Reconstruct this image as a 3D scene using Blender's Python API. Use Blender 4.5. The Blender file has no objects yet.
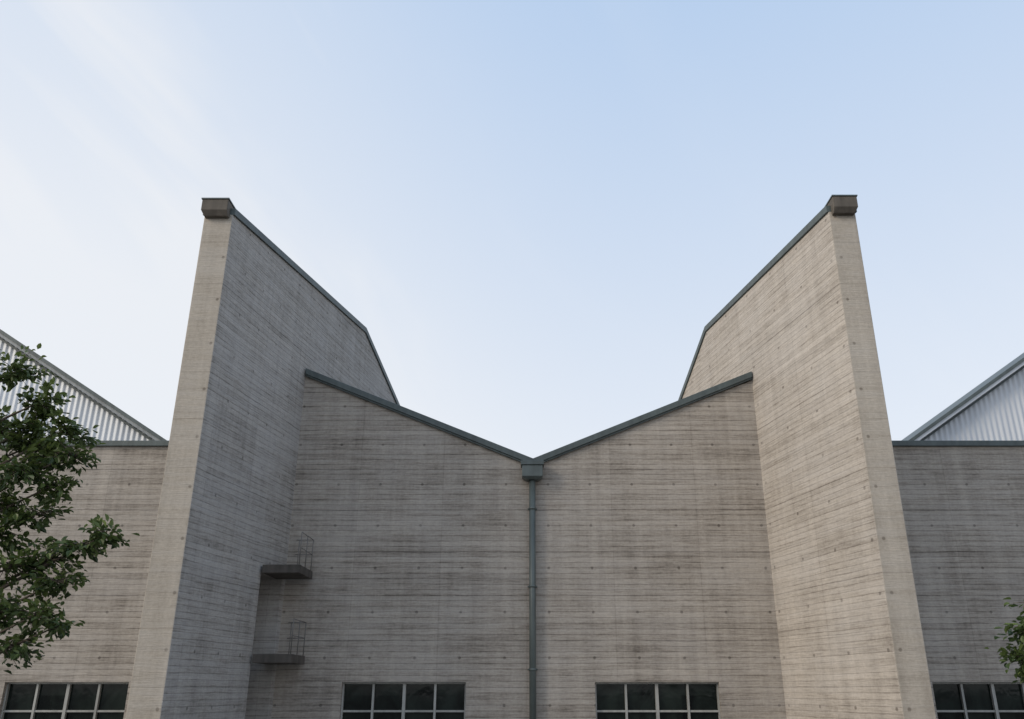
import bpy, bmesh, math, random
import numpy as np
from mathutils import Vector, Matrix
R = math.radians
scene = bpy.context.scene
CH = 2.4            # camera height above ground
scene.view_settings.view_transform = 'Standard'
scene.view_settings.look = 'None'
scene.view_settings.exposure = 0

# ---------------------------------------------------------------- node helpers
class NT:
    def __init__(s, nt): s.nt = nt; s.n = nt.nodes; s.l = nt.links
    def _in(s, sock, v):
        if v is None: return
        if isinstance(v, bpy.types.NodeSocket): s.l.new(v, sock)
        else: sock.default_value = v
    def m(s, op, a, b=None, c=None, clamp=False):
        n = s.n.new('ShaderNodeMath'); n.operation = op; n.use_clamp = clamp
        s._in(n.inputs[0], a); s._in(n.inputs[1], b)
        if c is not None: s._in(n.inputs[2], c)
        return n.outputs[0]
    def vec(s, x, y, z=0.0):
        n = s.n.new('ShaderNodeCombineXYZ')
        s._in(n.inputs[0], x); s._in(n.inputs[1], y); s._in(n.inputs[2], z); return n.outputs[0]
    def noise(s, v, scale=1.0, detail=3, rough=.5, dist=0.0, dim='3D'):
        n = s.n.new('ShaderNodeTexNoise'); n.noise_dimensions = dim; s._in(n.inputs['Vector'], v)
        n.inputs['Scale'].default_value = scale; n.inputs['Detail'].default_value = detail
        n.inputs['Roughness'].default_value = rough; n.inputs['Distortion'].default_value = dist
        return n.outputs[0]
    def white(s, v):
        n = s.n.new('ShaderNodeTexWhiteNoise'); n.noise_dimensions = '3D'; s._in(n.inputs['Vector'], v); return n.outputs[0]
    def rng(s, v, a, b, c=0.0, d=1.0, smooth=False):
        n = s.n.new('ShaderNodeMapRange'); s._in(n.inputs[0], v)
        if smooth: n.interpolation_type = 'SMOOTHSTEP'
        n.inputs[1].default_value = a; n.inputs[2].default_value = b
        n.inputs[3].default_value = c; n.inputs[4].default_value = d
        return n.outputs[0]
    def mix(s, f, a, b, mode='MIX'):
        n = s.n.new('ShaderNodeMix'); n.data_type = 'RGBA'; n.blend_type = mode
        s._in(n.inputs[0], f); s._in(n.inputs[6], a); s._in(n.inputs[7], b); return n.outputs[2]
    def bump(s, h, strength, dist):
        n = s.n.new('ShaderNodeBump'); n.inputs['Strength'].default_value = strength
        n.inputs['Distance'].default_value = dist; s._in(n.inputs['Height'], h); return n.outputs[0]

def new_mat(name):
    m = bpy.data.materials.new(name); m.use_nodes = True
    return m, NT(m.node_tree), m.node_tree.nodes['Principled BSDF']

def pos_nodes(t):
    g = t.n.new('ShaderNodeNewGeometry')
    s = t.n.new('ShaderNodeSeparateXYZ'); t.l.new(g.outputs['Position'], s.inputs[0])
    return g.outputs['Position'], s.outputs[0], s.outputs[1], s.outputs[2]

def concrete(name, base, dark, board=.15, streak=1.0, boards=1.0, stain=1.0, off=0.5):
    m, t, b = new_mat(name)
    P, x, y, z = pos_nodes(t)
    s = t.m('ADD', x, y)
    low = t.noise(t.vec(t.m('MULTIPLY', s, .45), t.m('MULTIPLY', z, .6)), 1, 4, .62, dim='2D')
    zz = t.m('ADD', z, t.m('MULTIPLY', t.m('SUBTRACT', low, .5), .05))
    zb = t.m('DIVIDE', zz, board)
    row = t.m('FLOOR', zb)
    fr = t.m('FRACT', zb)
    # formwork panels: one tone per 1.32 m lift x 2.7 m panel, and per board row
    prow = t.m('FLOOR', t.m('ADD', t.m('DIVIDE', zz, 1.32), .63))
    pcol = t.m('FLOOR', t.m('DIVIDE', s, 2.7))
    ptone = t.white(t.vec(prow, pcol, 2.2))
    tone = t.white(t.vec(row, pcol, 7.7))
    rtone = t.white(t.vec(row, 1.5, 3.7))
    ragged = t.noise(t.vec(t.m('MULTIPLY', s, 1.9), t.m('MULTIPLY', zz, 24.0)), 1, 4, .70, dim='2D')
    mid = t.noise(t.vec(t.m('MULTIPLY', s, .45), t.m('MULTIPLY', zz, 5.5)), 1, 4, .62, dim='2D')
    vst = t.noise(t.vec(t.m('MULTIPLY', s, 2.6), t.m('MULTIPLY', z, .14)), 1, 3, .62, dim='2D')
    grain = t.noise(t.vec(s, z), 11, 2, .75, dim='2D')
    v = t.m('ADD', off, t.m('MULTIPLY', t.m('SUBTRACT', tone, .5), .10*boards))
    v = t.m('ADD', v, t.m('MULTIPLY', t.m('SUBTRACT', rtone, .5), .16*boards))
    v = t.m('ADD', v, t.m('MULTIPLY', t.m('SUBTRACT', ptone, .5), .09*boards))
    v = t.m('ADD', v, t.m('MULTIPLY', t.m('SUBTRACT', ragged, .5), .85*streak))
    v = t.m('ADD', v, t.m('MULTIPLY', t.m('SUBTRACT', mid, .5), .75*streak))
    v = t.m('ADD', v, t.m('MULTIPLY', t.m('SUBTRACT', low, .5), .38*stain))
    v = t.m('ADD', v, t.m('MULTIPLY', t.m('SUBTRACT', vst, .5), .50*stain))
    v = t.m('ADD', v, t.m('MULTIPLY', t.m('SUBTRACT', grain, .5), .42))
    gap = t.rng(t.m('ABSOLUTE', t.m('SUBTRACT', fr, .5)), .34, .5, 0, 1, True)
    gm = t.rng(t.noise(t.vec(t.m('MULTIPLY', s, 1.1), t.m('MULTIPLY', row, 3.1)), 1, 4, .72, dim='2D'), .38, .66, .26, 1)
    gp = t.m('MULTIPLY', gap, gm)
    v = t.m('SUBTRACT', v, t.m('MULTIPLY', gp, .48*boards))
    dd = t.m('MULTIPLY', t.rng(ragged, .56, .70, 0, 1, True), t.rng(mid, .5, .62, 0, 1, True))
    v = t.m('SUBTRACT', v, t.m('MULTIPLY', dd, .38*streak))
    lf = t.m('FRACT', t.m('ADD', t.m('DIVIDE', zz, 1.32), .13))
    lift = t.rng(t.m('ABSOLUTE', t.m('SUBTRACT', lf, .5)), .480, .5, 0, 1, True)
    v = t.m('SUBTRACT', v, t.m('MULTIPLY', t.m('MULTIPLY', lift, t.rng(low, .38, .6, .35, 1)), .34))
    vj = t.m('FRACT', t.m('DIVIDE', s, 2.7))
    vjl = t.rng(t.m('ABSOLUTE', t.m('SUBTRACT', vj, .5)), .492, .5, 0, 1, True)
    v = t.m('SUBTRACT', v, t.m('MULTIPLY', vjl, .15))
    tx = t.m('MULTIPLY', t.m('SUBTRACT', t.m('FRACT', t.m('DIVIDE', s, 1.35)), .5), 1.35)
    tz = t.m('MULTIPLY', t.m('SUBTRACT', t.m('FRACT', t.m('DIVIDE', z, 1.32)), .5), 1.32)
    r = t.m('SQRT', t.m('ADD', t.m('MULTIPLY', tx, tx), t.m('MULTIPLY', tz, tz)))
    hole = t.rng(r, .03, .055, 1, 0)
    v = t.m('SUBTRACT', v, t.m('MULTIPLY', hole, .5))
    n = t.n.new('ShaderNodeClamp'); t.l.new(v, n.inputs[0]); f = n.outputs[0]
    col = t.mix(f, dark, base)
    col = t.mix(t.rng(t.m('ADD', t.m('MULTIPLY', mid, .5), t.m('MULTIPLY', low, .5)), .42, .62, 0, .25), col, (base[0]*.74, base[1]*.79, base[2]*.88, 1))
    t.l.new(col, b.inputs['Base Color'])
    b.inputs['Roughness'].default_value = .9
    b.inputs['Specular IOR Level'].default_value = .2
    h = t.m('SUBTRACT', ragged, t.m('MULTIPLY', gap, .45*boards))
    t.l.new(t.bump(h, .5, .022), b.inputs['Normal'])
    return m

M_wall = concrete('board_marked_concrete', (.50,.450,.392,1), (.130,.112,.096,1), board=.165, off=.67)
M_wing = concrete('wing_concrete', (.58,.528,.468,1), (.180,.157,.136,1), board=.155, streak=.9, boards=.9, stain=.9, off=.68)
M_wingL = concrete('wing_concrete_shaded', (.49,.465,.435,1), (.14,.130,.118,1), board=.155, streak=.9, boards=.9, stain=.9, off=.66)  # left wing's shade put into the colour: darker, cooler wing concrete
M_pier = concrete('pier_concrete', (.57,.512,.435,1), (.21,.18,.147,1), board=.66, streak=.26, boards=.25, stain=1.1, off=.64)

def metal(name, col, rough=.5, metallic=.3, var=.25):
    m, t, b = new_mat(name)
    P, x, y, z = pos_nodes(t)
    n = t.noise(P, 1.3, 4, .6)
    n2 = t.noise(t.vec(t.m('MULTIPLY', x, 6), t.m('MULTIPLY', y, 6), t.m('MULTIPLY', z, .6)), 1, 3)
    f = t.rng(t.m('ADD', n, n2), .7, 1.3, 1-var, 1+var)
    col4 = t.vec(t.m('MULTIPLY', f, col[0]), t.m('MULTIPLY', f, col[1]), t.m('MULTIPLY', f, col[2]))
    t.l.new(col4, b.inputs['Base Color'])
    b.inputs['Roughness'].default_value = rough; b.inputs['Metallic'].default_value = metallic
    return m
M_cope = metal('painted_coping_metal', (.080,.100,.100), .5, .1)
M_cap = metal('weathered_cap', (.10,.086,.070), .75, 0, .4)
M_pipe = metal('downpipe_metal', (.10,.122,.12), .45, .1)
M_frame = metal('window_frame_paint', (.34,.34,.32), .5, 0)
M_slab = metal('dark_platform', (.085,.075,.065), .85, 0, .4)
M_roof = metal('roof_sheet', (.12,.12,.12), .7, 0)
M_rail = metal('rail_steel', (.18,.17,.16), .6, .1)

def glass_mat():
    m, t, b = new_mat('dark_window_glass')
    P, x, y, z = pos_nodes(t)
    n = t.noise(t.vec(t.m('MULTIPLY', x, 1.3), y, t.m('MULTIPLY', z, 1.1)), 1, 3, .6, .5)
    cell = t.white(t.vec(t.m('FLOOR', t.m('DIVIDE', x, .92)), t.m('FLOOR', t.m('DIVIDE', z, .75)), 0))
    f = t.m('ADD', t.m('MULTIPLY', t.rng(n, .4, .65), .6), t.m('MULTIPLY', cell, .4))
    t.l.new(t.mix(f, (.002,.003,.003,1), (.020,.028,.024,1)), b.inputs['Base Color'])
    t.l.new(t.m('ADD', .02, t.m('MULTIPLY', cell, .06)), b.inputs['Roughness'])
    b.inputs['Specular IOR Level'].default_value = .22
    t.l.new(t.bump(n, .05, .05), b.inputs['Normal'])
    return m
M_glass = glass_mat()

def corr_mat():
    m, t, b = new_mat('corrugated_sheet')
    P, x, y, z = pos_nodes(t)
    n = t.noise(t.vec(t.m('MULTIPLY', x, 3.0), y, t.m('MULTIPLY', z, .2)), 1, 4)
    sh = t.white(t.vec(t.m('FLOOR', t.m('DIVIDE', x, 1.0)), 1, 1))
    f = t.m('ADD', t.m('MULTIPLY', n, .7), t.m('MULTIPLY', sh, .3))
    t.l.new(t.mix(f, (.46,.50,.55,1), (.74,.76,.79,1)), b.inputs['Base Color'])
    b.inputs['Roughness'].default_value = .5; b.inputs['Metallic'].default_value = .1
    return m
M_corr = corr_mat()

# ---------------------------------------------------------------- mesh helpers
def link(o, parent=None):
    scene.collection.objects.link(o)
    if parent: o.parent = parent
    return o
def mesh_obj(name, verts, faces, mat, parent=None, bevel=0):
    me = bpy.data.meshes.new(name)
    me.from_pydata([tuple(v) for v in verts], [], faces)
    me.materials.append(mat)
    bm = bmesh.new(); bm.from_mesh(me)
    bmesh.ops.recalc_face_normals(bm, faces=bm.faces); bm.to_mesh(me); bm.free()
    o = link(bpy.data.objects.new(name, me), parent)
    if bevel:
        md = o.modifiers.new('bevel', 'BEVEL'); md.width = bevel; md.segments = 2; md.limit_method = 'ANGLE'
    return o
def box_v(x0,x1,y0,y1,z0,z1):
    v = [(x0,y0,z0),(x1,y0,z0),(x1,y1,z0),(x0,y1,z0),(x0,y0,z1),(x1,y0,z1),(x1,y1,z1),(x0,y1,z1)]
    f = [(0,3,2,1),(4,5,6,7),(0,1,5,4),(1,2,6,5),(2,3,7,6),(3,0,4,7)]
    return v, f
def box(name, x0,x1,y0,y1,z0,z1, mat, parent=None, bevel=0):
    v,f = box_v(x0,x1,y0,y1,z0,z1); return mesh_obj(name, v, f, mat, parent, bevel)
def boxes(name, lst, mat, parent=None, bevel=0):
    V=[];F=[]
    for b in lst:
        v,f = box_v(*b); k=len(V); V+=v; F+=[tuple(i+k for i in q) for q in f]
    return mesh_obj(name, V, F, mat, parent, bevel)
def prism_xz(name, pts, y0, y1, mat, parent=None, bevel=0):
    n=len(pts)
    V=[(p[0],y0,p[1]) for p in pts]+[(p[0],y1,p[1]) for p in pts]
    F=[tuple(range(n)), tuple(range(2*n-1,n-1,-1))]+[(i,(i+1)%n,(i+1)%n+n,i+n) for i in range(n)]
    return mesh_obj(name,V,F,mat,parent,bevel)
def empty(name):
    e = bpy.data.objects.new(name, None); return link(e)
def cut(o, cutters):
    V=[];F=[]
    for c in cutters:
        v,f=box_v(*c); k=len(V); V+=v; F+=[tuple(i+k for i in q) for q in f]
    c = mesh_obj('cutter',V,F,M_wall)
    md=o.modifiers.new('b','BOOLEAN'); md.object=c; md.operation='DIFFERENCE'; md.solver='EXACT'
    dg=bpy.context.evaluated_depsgraph_get(); dg.update()
    me=bpy.data.meshes.new_from_object(o.evaluated_get(dg))
    o.modifiers.clear(); o.data=me
    bpy.data.objects.remove(c, do_unlink=True)

B = empty('concrete_factory_building')
YW = 27.0
Z = lambda r: r+CH      # heights were measured from eye level
WTOP, WBOT = Z(.22), 0.9
wins = [(-15.5,-11.82),(-5.49,-1.81),(2.02,5.70),(12.03,15.71)]
# ---- central V-topped wall
XV=.195
ZV=Z(6.83); ZL=Z(9.96); ZR=Z(9.85)
cw = prism_xz('centre_wall', [(-7.9,-.3),(8.0,-.3),(8.0,ZR+.05),(XV,ZV),(-7.9,ZL+.1)], YW, YW+.5, M_wall, B)
cut(cw, [(a,b,YW-.2,YW+.8,WBOT,WTOP) for a,b in wins[1:3]])
# ---- flanking walls
ZS = Z(7.46)
lw = box('flank_wall_a', -40,-8.3, YW, YW+.5, -.3, ZS, M_wall, B)
cut(lw, [(wins[0][0],wins[0][1],YW-.2,YW+.8,WBOT,WTOP),(-22.5,-18.8,YW-.2,YW+.8,WBOT,WTOP),(-29.5,-25.8,YW-.2,YW+.8,WBOT,WTOP)])
rw = box('flank_wall_b', 8.5,40, YW, YW+.5, -.3, ZS, M_wall, B)
cut(rw, [(wins[3][0],wins[3][1],YW-.2,YW+.8,WBOT,WTOP),(19.0,22.7,YW-.2,YW+.8,WBOT,WTOP),(26.0,29.7,YW-.2,YW+.8,WBOT,WTOP)])
allw = wins+[(-22.5,-18.8),(-29.5,-25.8),(19.0,22.7),(26.0,29.7)]
# ---- windows
def window(i,a,b):
    g=box(f'glass_{i}', a,b, YW+.24,YW+.26, WBOT,WTOP, M_glass, B)
    L=[]; w=.045
    n=4; st=(b-a)/n
    yf0,yf1=YW+.14,YW+.237
    L.append((a,b,yf0,yf1,WTOP-.05,WTOP)); L.append((a,b,yf0,yf1,WBOT,WBOT+.06))
    rows=[WTOP-.80*k for k in range(1,3)]
    for k in range(n+1):
        xc=a+st*k; hw=w if k in(0,n) else (.045 if k==2 else .032)
        x0=max(a,xc-hw); x1=min(b,xc+hw)
        L.append((x0,x1,yf0-.01,yf1-.002,WBOT+.06,WTOP-.05))
    for r in rows:
        if r>WBOT+.1: L.append((a+w,b-w,yf0+.012,yf1-.006,r-.028,r+.028))
    boxes(f'window_frame_{i}', L, M_frame, B)
    box(f'sill_{i}', a-.05,b+.05,YW-.06,YW+.13,WBOT-.1,WBOT-.003,M_pier,B)
for i,(a,b) in enumerate(allw): window(i,a,b)
box('interior_wall', -39.5,39.5,YW+.9,YW+1.0,0,Z(5.5),M_slab,B)
# ---- copings on centre wall (swept box along V)
def coping_xz(name, pts, y0,y1,h, mat):
    n=len(pts); V=[];F=[]
    for (x,z) in pts:
        V+=[(x,y0,z),(x,y1,z),(x,y1,z+h),(x,y0,z+h)]
    for i in range(n-1):
        a=4*i;b=a+4
        F+=[(a,b,b+1,a+1),(a+1,b+1,b+2,a+2),(a+2,b+2,b+3,a+3),(a+3,b+3,b,a)]
    F+=[(0,1,2,3),(4*n-1,4*n-2,4*n-3,4*n-4)]
    return mesh_obj(name,V,F,mat,B,.012)
coping_xz('valley_coping',[(-7.47,ZL-.03),(XV,ZV-.03),(7.58,ZR-.03)],YW-.14,YW+.56,.21,M_cope)
coping_xz('valley_coping_lip',[(-7.465,ZL-.09),(XV,ZV-.09),(7.575,ZR-.09)],YW-.10,YW-.05,.056,M_cope)
coping_xz('flank_coping_a',[(-40,ZS-.02),(-8.3,ZS-.02)],YW-.10,YW+.56,.18,M_cope)
coping_xz('flank_coping_b',[(8.5,ZS-.02),(40,ZS-.02)],YW-.10,YW+.56,.18,M_cope)
# roofs behind
mesh_obj('butterfly_roof',[(-7.6,YW+.5,ZL-.25),(XV,YW+.5,ZV-.25),(7.7,YW+.5,ZR-.25),(-5.2,42,ZL-1.3),(XV,42,ZV-.3),(5.2,42,ZR-1.3)],
         [(0,1,4,3),(1,2,5,4)],M_roof,B)
box('flank_roof_a',-40,-8.3,YW+.5,42,ZS-.5,ZS-.3,M_roof,B)
box('flank_roof_b',8.5,40,YW+.5,42,ZS-.5,ZS-.3,M_roof,B)
# ---- wings
def xin_l(y): return -(7.49+.1874*(27-y))
def xin_r(y): return 7.60+.209*(27-y)
def wing(name, xin, sgn, prof, th, mat):
    pts=[(prof[0][0],-.3)]+prof+[(prof[-1][0],-.3)]
    n=len(pts)
    V=[(xin(y),y,z) for y,z in pts]+[(xin(y)+sgn*th,y,z) for y,z in pts]
    F=[tuple(range(n)), tuple(range(2*n-1,n-1,-1))]+[(i,(i+1)%n,(i+1)%n+n,i+n) for i in range(n)]
    o=mesh_obj(name,V,F,mat,B)
    o.data.materials.append(M_pier)
    for p in o.data.polygons:
        if p.normal.y<-.9: p.material_index=1
    V=[];F=[]
    for (y,z) in prof:
        a=xin(y)-sgn*.06; b=xin(y)+sgn*(th+.06)
        V+=[(a,y,z-.02),(b,y,z-.02),(b,y,z+.2),(a,y,z+.2)]
    m=len(prof)
    for i in range(m-1):
        a=4*i;b=a+4
        F+=[(a,b,b+1,a+1),(a+1,b+1,b+2,a+2),(a+2,b+2,b+3,a+3),(a+3,b+3,b,a)]
    F+=[(0,1,2,3),(4*m-1,4*m-2,4*m-3,4*m-4)]
    mesh_obj(name+'_coping',V,F,M_cope,B,.012)
    return o
YF=21.45
pl=[(YF,Z(12.86)),(31.8,Z(13.56)),(36.0,Z(11.84)),(43,Z(8.9))]
pr=[(YF,Z(12.96)),(30.2,Z(12.92)),(33.2,Z(11.0)),(43,Z(4.6))]
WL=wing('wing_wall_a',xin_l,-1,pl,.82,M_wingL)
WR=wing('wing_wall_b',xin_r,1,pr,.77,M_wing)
cut(WL,[(-8.25,-7.0,25.45,26.80,-.2,Z(3.25))])
for o in (WL,WR):
    md=o.modifiers.new('bevel','BEVEL'); md.width=.02; md.segments=2; md.limit_method='ANGLE'; md.angle_limit=R(40)
def cap(name,x0,x1,zt):
    y0,y1=YF-.24,YF+.42; d=.05 if x0<0 else -.05
    V=[(x0+d*1.6,y0+.1,zt-.50),(x1,y0+.1,zt-.50),(x1,y1,zt-.50),(x0+d*1.6,y1,zt-.50),
       (x0,y0,zt-.34),(x1,y0,zt-.34),(x1,y1,zt-.34),(x0,y1,zt-.34),
       (x0,y0,zt),(x1,y0,zt),(x1,y1,zt),(x0,y1,zt)]
    F=[(3,2,1,0),(0,1,5,4),(1,2,6,5),(2,3,7,6),(3,0,4,7),(4,5,9,8),(5,6,10,9),(6,7,11,10),(7,4,8,11),(8,9,10,11)]
    mesh_obj(name,V,F,M_cap,B,.015)
    box(name+'_lid',min(x0,x1)-.02,max(x0,x1)+.02,y0-.02,y1,zt+.003,zt+.04,M_cope,B)
cap('pier_cap_a',-9.38,-8.62,Z(13.22))
cap('pier_cap_b', 9.54, 8.84,Z(13.32))
# ---- downpipe + hopper
def tube(bm,p0,p1,r,seg=14,r1=None):
    p0=Vector(p0);p1=Vector(p1);d=(p1-p0); q=d.to_track_quat('Z','Y').to_matrix(); r1=r if r1 is None else r1
    a=[];b=[]
    for i in range(seg):
        an=2*math.pi*i/seg; o=Vector((math.cos(an),math.sin(an),0))
        a.append(bm.verts.new(p0+q@(o*r))); b.append(bm.verts.new(p1+q@(o*r1)))
    for i in range(seg):
        j=(i+1)%seg; bm.faces.new((a[i],a[j],b[j],b[i]))
    bm.faces.new(a[::-1]); bm.faces.new(b)
def bm_obj(name,bm,mat,parent,smooth=True):
    me=bpy.data.meshes.new(name); bm.to_mesh(me); bm.free(); me.materials.append(mat)
    if smooth:
        for p in me.polygons: p.use_smooth = len(p.vertices)==4
    return link(bpy.data.objects.new(name,me),parent)
XP=.17
bm=bmesh.new()
tube(bm,(XP,YW-.19,0.02),(XP,YW-.19,ZV-.55),.10)
zz=ZV-1.5
while zz>0.5:
    tube(bm,(XP,YW-.19,zz),(XP,YW-.19,zz+.07),.115)
    zz-=2.4
bm_obj('downpipe',bm,M_pipe,B)
L=[]
zz=ZV-1.5
while zz>.5:
    L.append((XP-.15,XP+.15,YW-.07,YW+.01,zz+.02,zz+.06)); zz-=2.4
boxes('pipe_brackets',L,M_pipe,B)
hx=.36
V=[(XP-.2,YW-.36,ZV-.56),(XP+.2,YW-.36,ZV-.56),(XP+.2,YW-.02,ZV-.56),(XP-.2,YW-.02,ZV-.56),
   (XP-hx+.03,YW-.46,ZV-.48),(XP+hx-.03,YW-.46,ZV-.48),(XP+hx-.03,YW-.02,ZV-.48),(XP-hx+.03,YW-.02,ZV-.48),
   (XP-hx+.03,YW-.46,ZV-.12),(XP+hx-.03,YW-.46,ZV-.12),(XP+hx-.03,YW-.02,ZV-.12),(XP-hx+.03,YW-.02,ZV-.12)]
F=[(3,2,1,0),(0,1,5,4),(1,2,6,5),(2,3,7,6),(3,0,4,7),(4,5,9,8),(5,6,10,9),(6,7,11,10),(7,4,8,11),(8,9,10,11)]
mesh_obj('rainwater_hopper',V,F,M_pipe,B,.012)
box('hopper_lid',XP-hx-.01,XP+hx+.01,YW-.50,YW-.02,ZV-.115,ZV+.02,M_cope,B,.01)
# ---- platforms by the corner
def platform(i,zt):
    y0,y1=25.3,26.85
    xl=-7.72; xr=-6.62
    box(f'platform_slab_{i}',xl,xr,y0,y1,zt-.24,zt,M_slab,B,.015)
    bm=bmesh.new()
    for (x,y) in [(xr-.05,y0+.06),(xr-.05,(y0+y1)/2),(xr-.05,y1-.06),(-7.1,y1-.06)]:
        tube(bm,(x,y,zt),(x,y,zt+.95),.014,8)
    for h in (.5,.95):
        tube(bm,(xr-.05,y0+.06,zt+h),(xr-.05,y1-.06,zt+h),.012,8)
        tube(bm,(xr-.05,y1-.06,zt+h),(-7.2,y1-.06,zt+h),.012,8)
    bm_obj(f'platform_railing_{i}',bm,M_rail,B)
platform(1,Z(3.42)); platform(2,Z(.95))
box('recess_back_panel',-8.24,-8.20,25.47,26.78,0,Z(3.2),M_pier,B)
box('recess_mullion',-8.19,-8.02,26.0,26.1,0,Z(3.2),M_pier,B)
box('recess_transom',-8.19,-8.04,25.47,25.995,Z(.7),Z(.82),M_slab,B)

# ---------------------------------------------------------------- corrugated sheds
def shed(name, x_low, z_low, x_hi, z_hi, Y, barge):
    E=empty(name)
    sg = 1 if x_hi>x_low else -1
    slope=(z_hi-z_low)/abs(x_hi-x_low)
    xr = x_hi+sg*7; zr=z_hi+slope*7     # ridge
    xo = xr+abs(xr-x_low)*sg
    step=.03; n=int(abs(xo-x_low)/step)
    V=[];F=[]
    for i in range(n+1):
        x=x_low+sg*i*step
        d=abs(x-xr); zt=zr-slope*d-.12
        y=Y+.02*math.sin(x*2*math.pi/.25)
        V+=[(x,y,5.0),(x,y,zt)]
    for i in range(n): a=2*i; F.append((a,a+2,a+3,a+1))
    mesh_obj('gable_sheeting',V,F,M_corr,E)
    def roofslab(nm,xa,za,xb,zb,t,y0,y1,mat,dz=0):
        V=[(xa,y0,za+dz),(xb,y0,zb+dz),(xb,y1,zb+dz),(xa,y1,za+dz),(xa,y0,za+dz+t),(xb,y0,zb+dz+t),(xb,y1,zb+dz+t),(xa,y1,za+dz+t)]
        mesh_obj(nm,V,[(0,3,2,1),(4,5,6,7),(0,1,5,4),(1,2,6,5),(2,3,7,6),(3,0,4,7)],mat,E)
    xe=x_low-sg*.5; ze=z_low-slope*.5
    roofslab('roof_slope',xe,ze,xr,zr,.17,Y-.55,Y+10,M_cope,0)
    roofslab('roof_slope_far',xr,zr,xo,z_low,.17,Y-.55,Y+10,M_cope,0)
    roofslab('barge_board',xe,ze,xr,zr,.14,Y-.50,Y-.42,barge,-.145)
    roofslab('soffit_trim',xe,ze,xr,zr,.10,Y-.22,Y-.10,M_cope,-.29)
    roofslab('barge_board_far',xr,zr,xo,z_low,.14,Y-.50,Y-.42,barge,-.145)
    xa,xb=sorted((x_low,xo))
    boxes('shed_walls',[(xa,xa+.2,Y+.1,Y+10,0,z_low-.2),(xb-.2,xb,Y+.1,Y+10,0,z_low-.2)],M_corr,E)
    return E
M_pale=metal('pale_trim',(.26,.28,.29),.5,0)
shed('corrugated_metal_shed',-15.9,Z(10.1),-24.3,Z(15.35),36.0,M_pale)
shed('corrugated_metal_shed',16.8,Z(10.1),22.6,Z(13.95),36.0,M_corr)

# ---------------------------------------------------------------- ground
m,t,b=new_mat('asphalt_ground')
P,x,y,z=pos_nodes(t)
n1=t.noise(P,.15,6,.6); n2=t.noise(P,30,3,.6)
t.l.new(t.mix(t.m('ADD',t.m('MULTIPLY',n1,.7),t.m('MULTIPLY',n2,.3)),(.09,.088,.083,1),(.22,.21,.195,1)),b.inputs['Base Color'])
b.inputs['Roughness'].default_value=.9
mesh_obj('ground',[(-1500,-1500,0),(1500,-1500,0),(1500,1500,0),(-1500,1500,0)],[(0,1,2,3)],m)

# ---------------------------------------------------------------- trees
m,t,b=new_mat('leaf'); M_leaf=m
at=t.n.new('ShaderNodeAttribute'); at.attribute_name='tint'
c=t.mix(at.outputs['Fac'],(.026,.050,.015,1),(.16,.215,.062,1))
t.l.new(c,b.inputs['Base Color']); b.inputs['Roughness'].default_value=.45
b.inputs['Specular IOR Level'].default_value=.4
tr=t.n.new('ShaderNodeBsdfTranslucent'); t.l.new(c,tr.inputs[0])
mx=t.n.new('ShaderNodeMixShader'); mx.inputs[0].default_value=.3
t.l.new(b.outputs[0],mx.inputs[1]); t.l.new(tr.outputs[0],mx.inputs[2])
t.l.new(mx.outputs[0],t.n['Material Output'].inputs[0])
m,t,b=new_mat('bark'); M_bark=m
P,x,y,z=pos_nodes(t)
n=t.noise(t.vec(t.m('MULTIPLY',x,14),t.m('MULTIPLY',y,14),t.m('MULTIPLY',z,2.5)),1,4)
t.l.new(t.mix(n,(.045,.035,.027,1),(.16,.13,.10,1)),b.inputs['Base Color']); b.inputs['Roughness'].default_value=.95
t.l.new(t.bump(n,.8,.02),b.inputs['Normal'])

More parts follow.
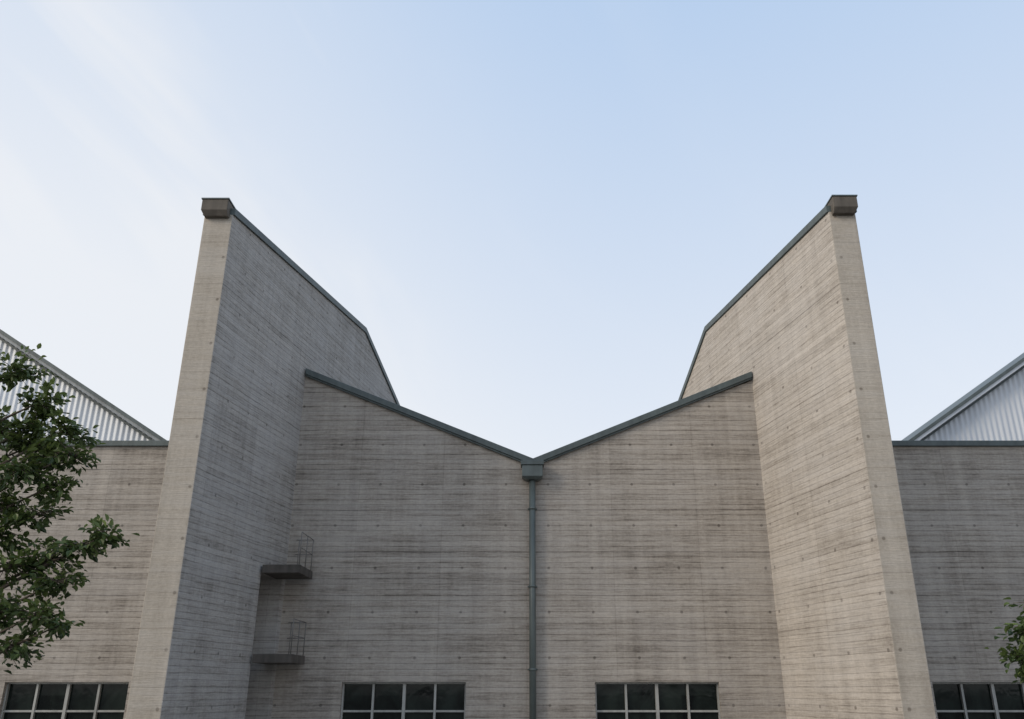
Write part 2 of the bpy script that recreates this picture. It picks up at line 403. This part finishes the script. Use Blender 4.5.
def tree(name, base, top, pads, seed, leaf=.115, dens=360):
    rnd=random.Random(seed)
    E=empty(name)
    bm=bmesh.new()
    base=Vector(base); top=Vector(top)
    N=9; tr=[]
    for i in range(N+1):
        f=i/N; p=base.lerp(top,f)+Vector((math.sin(f*5+seed)*.12,math.cos(f*4)*.1,0))*(f>0)
        tr.append((p,.17*(1-f)**.8+.02))
    for i in range(N): tube(bm,tr[i][0],tr[i+1][0],tr[i][1],10,tr[i+1][1])
    LP=[];LN=[];LT=[]
    for (c,r,k) in pads:
        c=Vector(c)
        za=max(base.z+1.6,c.z-0.55*(c-Vector((base.x,base.y,c.z))).length)
        f=min(.97,(za-base.z)/(top.z-base.z)); i=min(N-1,int(f*N)); st=tr[i][0].lerp(tr[i+1][0],f*N-i)
        mid=(st+c)/2+Vector((rnd.uniform(-.15,.15),rnd.uniform(-.15,.15),.18))
        prev=st; pr_=.045
        for q in range(1,6):
            u=q/5; p=(st*(1-u)**2+mid*2*u*(1-u)+c*u*u); rr=.045*(1-u)+.010
            tube(bm,prev,p,pr_,7,rr); prev=p; pr_=rr
        ntw=int(16*k)
        for _ in range(ntw):
            d=Vector((rnd.gauss(0,1),rnd.gauss(0,1),rnd.gauss(0,.5))).normalized()
            L=r*rnd.uniform(.45,1.15)
            o=c+Vector((rnd.gauss(0,r*.2),rnd.gauss(0,r*.2),rnd.gauss(0,r*.1)))
            tip=o+d*L+Vector((0,0,-.06*L))
            mp=(o+tip)/2+Vector((0,0,.06*L))
            tube(bm,c,o,.008,5,.007); tube(bm,o,mp,.007,5,.005); tube(bm,mp,tip,.005,5,.002)
            nl=int(dens*r/ntw*2.2*rnd.uniform(.6,1.3)*k)
            ct=rnd.uniform(-.15,.15)
            for _ in range(nl):
                u=rnd.random()**.7
                p=o.lerp(tip,u)+Vector((rnd.gauss(0,.075),rnd.gauss(0,.075),rnd.gauss(0,.04)))
                LP.append(p); LN.append(d)
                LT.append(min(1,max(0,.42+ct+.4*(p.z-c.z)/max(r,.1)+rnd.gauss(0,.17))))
    bm_obj('trunk_and_limbs',bm,M_bark,E)
    V=[];F=[];T=[]
    for p,d,tt in zip(LP,LN,LT):
        ax=(d+Vector((rnd.gauss(0,.7),rnd.gauss(0,.7),rnd.gauss(-.25,.5)))).normalized()
        up=Vector((rnd.gauss(0,.5),rnd.gauss(0,.5),1)).normalized()
        sd=ax.cross(up)
        if sd.length<.1: continue
        sd.normalize(); up=sd.cross(ax)
        l=leaf*rnd.uniform(.6,1.25); w=l*.30
        k=len(V); fold=up*w*.35
        V+=[p,p+ax*l*.35+sd*w+fold,p+ax*l*.72+sd*w*.75+fold,p+ax*l-up*l*.08,p+ax*l*.72-sd*w*.75+fold,p+ax*l*.35-sd*w+fold]
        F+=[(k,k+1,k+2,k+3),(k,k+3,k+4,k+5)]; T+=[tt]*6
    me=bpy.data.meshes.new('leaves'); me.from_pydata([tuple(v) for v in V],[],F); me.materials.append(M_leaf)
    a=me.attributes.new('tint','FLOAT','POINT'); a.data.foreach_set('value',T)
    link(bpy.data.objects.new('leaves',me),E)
    return E
pads=[((-7.70,12.1,6.90),.34,1),((-7.25,12.0,6.38),.38,.9),((-6.75,12.0,5.95),.36,.9),((-7.40,12.3,5.80),.42,1),
      ((-6.58,11.9,5.55),.34,.8),((-7.35,12.1,6.05),.3,.7),((-6.95,12.1,5.55),.34,.8),((-6.85,12,5.1),.34,.8),
      ((-7.2,11.8,5.3),.40,1),((-7.5,12.2,4.9),.38,.9),((-7.0,12.1,4.75),.34,.8),((-7.4,12.1,4.45),.36,.9),
      ((-5.92,12.0,4.42),.27,.7),((-6.30,12.0,4.30),.34,.8),((-6.65,12.1,4.1),.36,.9),((-7.1,12,4.0),.42,1),((-6.45,12,3.80),.38,.9),
      ((-7.2,12.1,3.4),.40,1),((-6.6,11.9,3.35),.38,.9),((-6.95,12,2.98),.36,.9),((-6.35,12,3.2),.22,.4),((-7.9,12.3,6.0),.5,1.2),((-8.2,12.4,5.0),.6,1.2),((-8.1,12.2,3.9),.55,1.2)]
rr=random.Random(5)
for i in range(16):
    an=rr.uniform(math.pi*.55,math.pi*1.55); rad=rr.uniform(.8,2.3)
    pads.append(((-9.8+rad*math.cos(an),12.5+rad*math.sin(an)*.9,rr.uniform(3.4,7.4)),rr.uniform(.5,.7),1.1))
for i in range(6):
    pads.append(((-9.6+rr.uniform(-.9,.6),12.6+rr.uniform(-.8,.8),rr.uniform(6.3,8.0)),.6,1.1))
tree('deciduous_tree',(-9.6,12.5,-.05),(-9.5,12.6,7.8),pads,3)
pads=[((6.92,12,3.52),.22,.6),((6.76,12.0,3.15),.26,.8),((6.68,12.1,2.84),.24,.8),((6.85,12.1,2.6),.2,.6),((7.15,12.1,3.2),.36,1)]
for i in range(18):
    an=rr.uniform(0,2*math.pi); rad=rr.uniform(.4,1.2)
    pads.append(((9.7+rad*math.cos(an),12.6+rad*math.sin(an),rr.uniform(2.6,4.3)),rr.uniform(.4,.6),1.0))
tree('deciduous_tree',(9.7,12.6,-.05),(9.6,12.6,4.6),pads,8)

# ---------------------------------------------------------------- world / light
el, az = R(27), math.atan2(-.88,-.47)
w=bpy.data.worlds.new('World'); scene.world=w; w.use_nodes=True
t=NT(w.node_tree); bg=t.n['Background']; out=t.n['World Output']
sky=t.n.new('ShaderNodeTexSky'); sky.sky_type='NISHITA'; sky.sun_disc=False
sky.sun_elevation=el; sky.sun_rotation=az%(2*math.pi); sky.air_density=1.0; sky.dust_density=1.0; sky.ozone_density=1.2
t.l.new(sky.outputs[0],bg.inputs[0]); bg.inputs[1].default_value=.14
tc=t.n.new('ShaderNodeTexCoord'); sp=t.n.new('ShaderNodeSeparateXYZ'); t.l.new(tc.outputs['Generated'],sp.inputs[0])
X,Y_,Zz=sp.outputs
# thin cirrus: stretched along one diagonal
q=t.vec(t.m('ADD',t.m('MULTIPLY',X,3.6),t.m('MULTIPLY',Zz,3.2)),t.m('MULTIPLY',Y_,1.0),t.m('MULTIPLY',t.m('SUBTRACT',Zz,X),.9))
cn=t.noise(q,1.3,4,.55,.5)
hz=t.rng(Zz,.15,.80,0,1.0,False)
lf=t.rng(X,-.50,.15,.40,0,True)
cl=t.m('MULTIPLY',t.rng(cn,.48,.75,0,.28,True),t.rng(X,-.45,.1,1,.15,True))
g=t.m('SUBTRACT',t.m('SUBTRACT',hz,lf),cl,clamp=True)
hc=t.mix(g,(.90,.925,.965,1),(.45,.63,.90,1))
bg2=t.n.new('ShaderNodeBackground'); t.l.new(hc,bg2.inputs[0]); bg2.inputs[1].default_value=1.0
mx=t.n.new('ShaderNodeMixShader'); mx.inputs[0].default_value=.90; t.l.new(bg.outputs[0],mx.inputs[1]); t.l.new(bg2.outputs[0],mx.inputs[2])
t.l.new(mx.outputs[0],out.inputs[0])
sun=bpy.data.lights.new('sun','SUN'); sun.energy=1.9; sun.angle=R(24); sun.color=(1,.88,.72)
so=link(bpy.data.objects.new('sun',sun))
dirv=Vector((math.sin(az)*math.cos(el),math.cos(az)*math.cos(el),math.sin(el)))
so.rotation_euler=dirv.to_track_quat('Z','Y').to_euler()

# ---------------------------------------------------------------- camera
cam=bpy.data.cameras.new('camera'); co=link(bpy.data.objects.new('camera',cam))
co.location=(0,0,CH); co.rotation_euler=(R(90+21.253),0,0)
cam.sensor_width=36; cam.lens=850/1024*36; cam.shift_x=-15/1024; cam.clip_end=5000
scene.camera=co
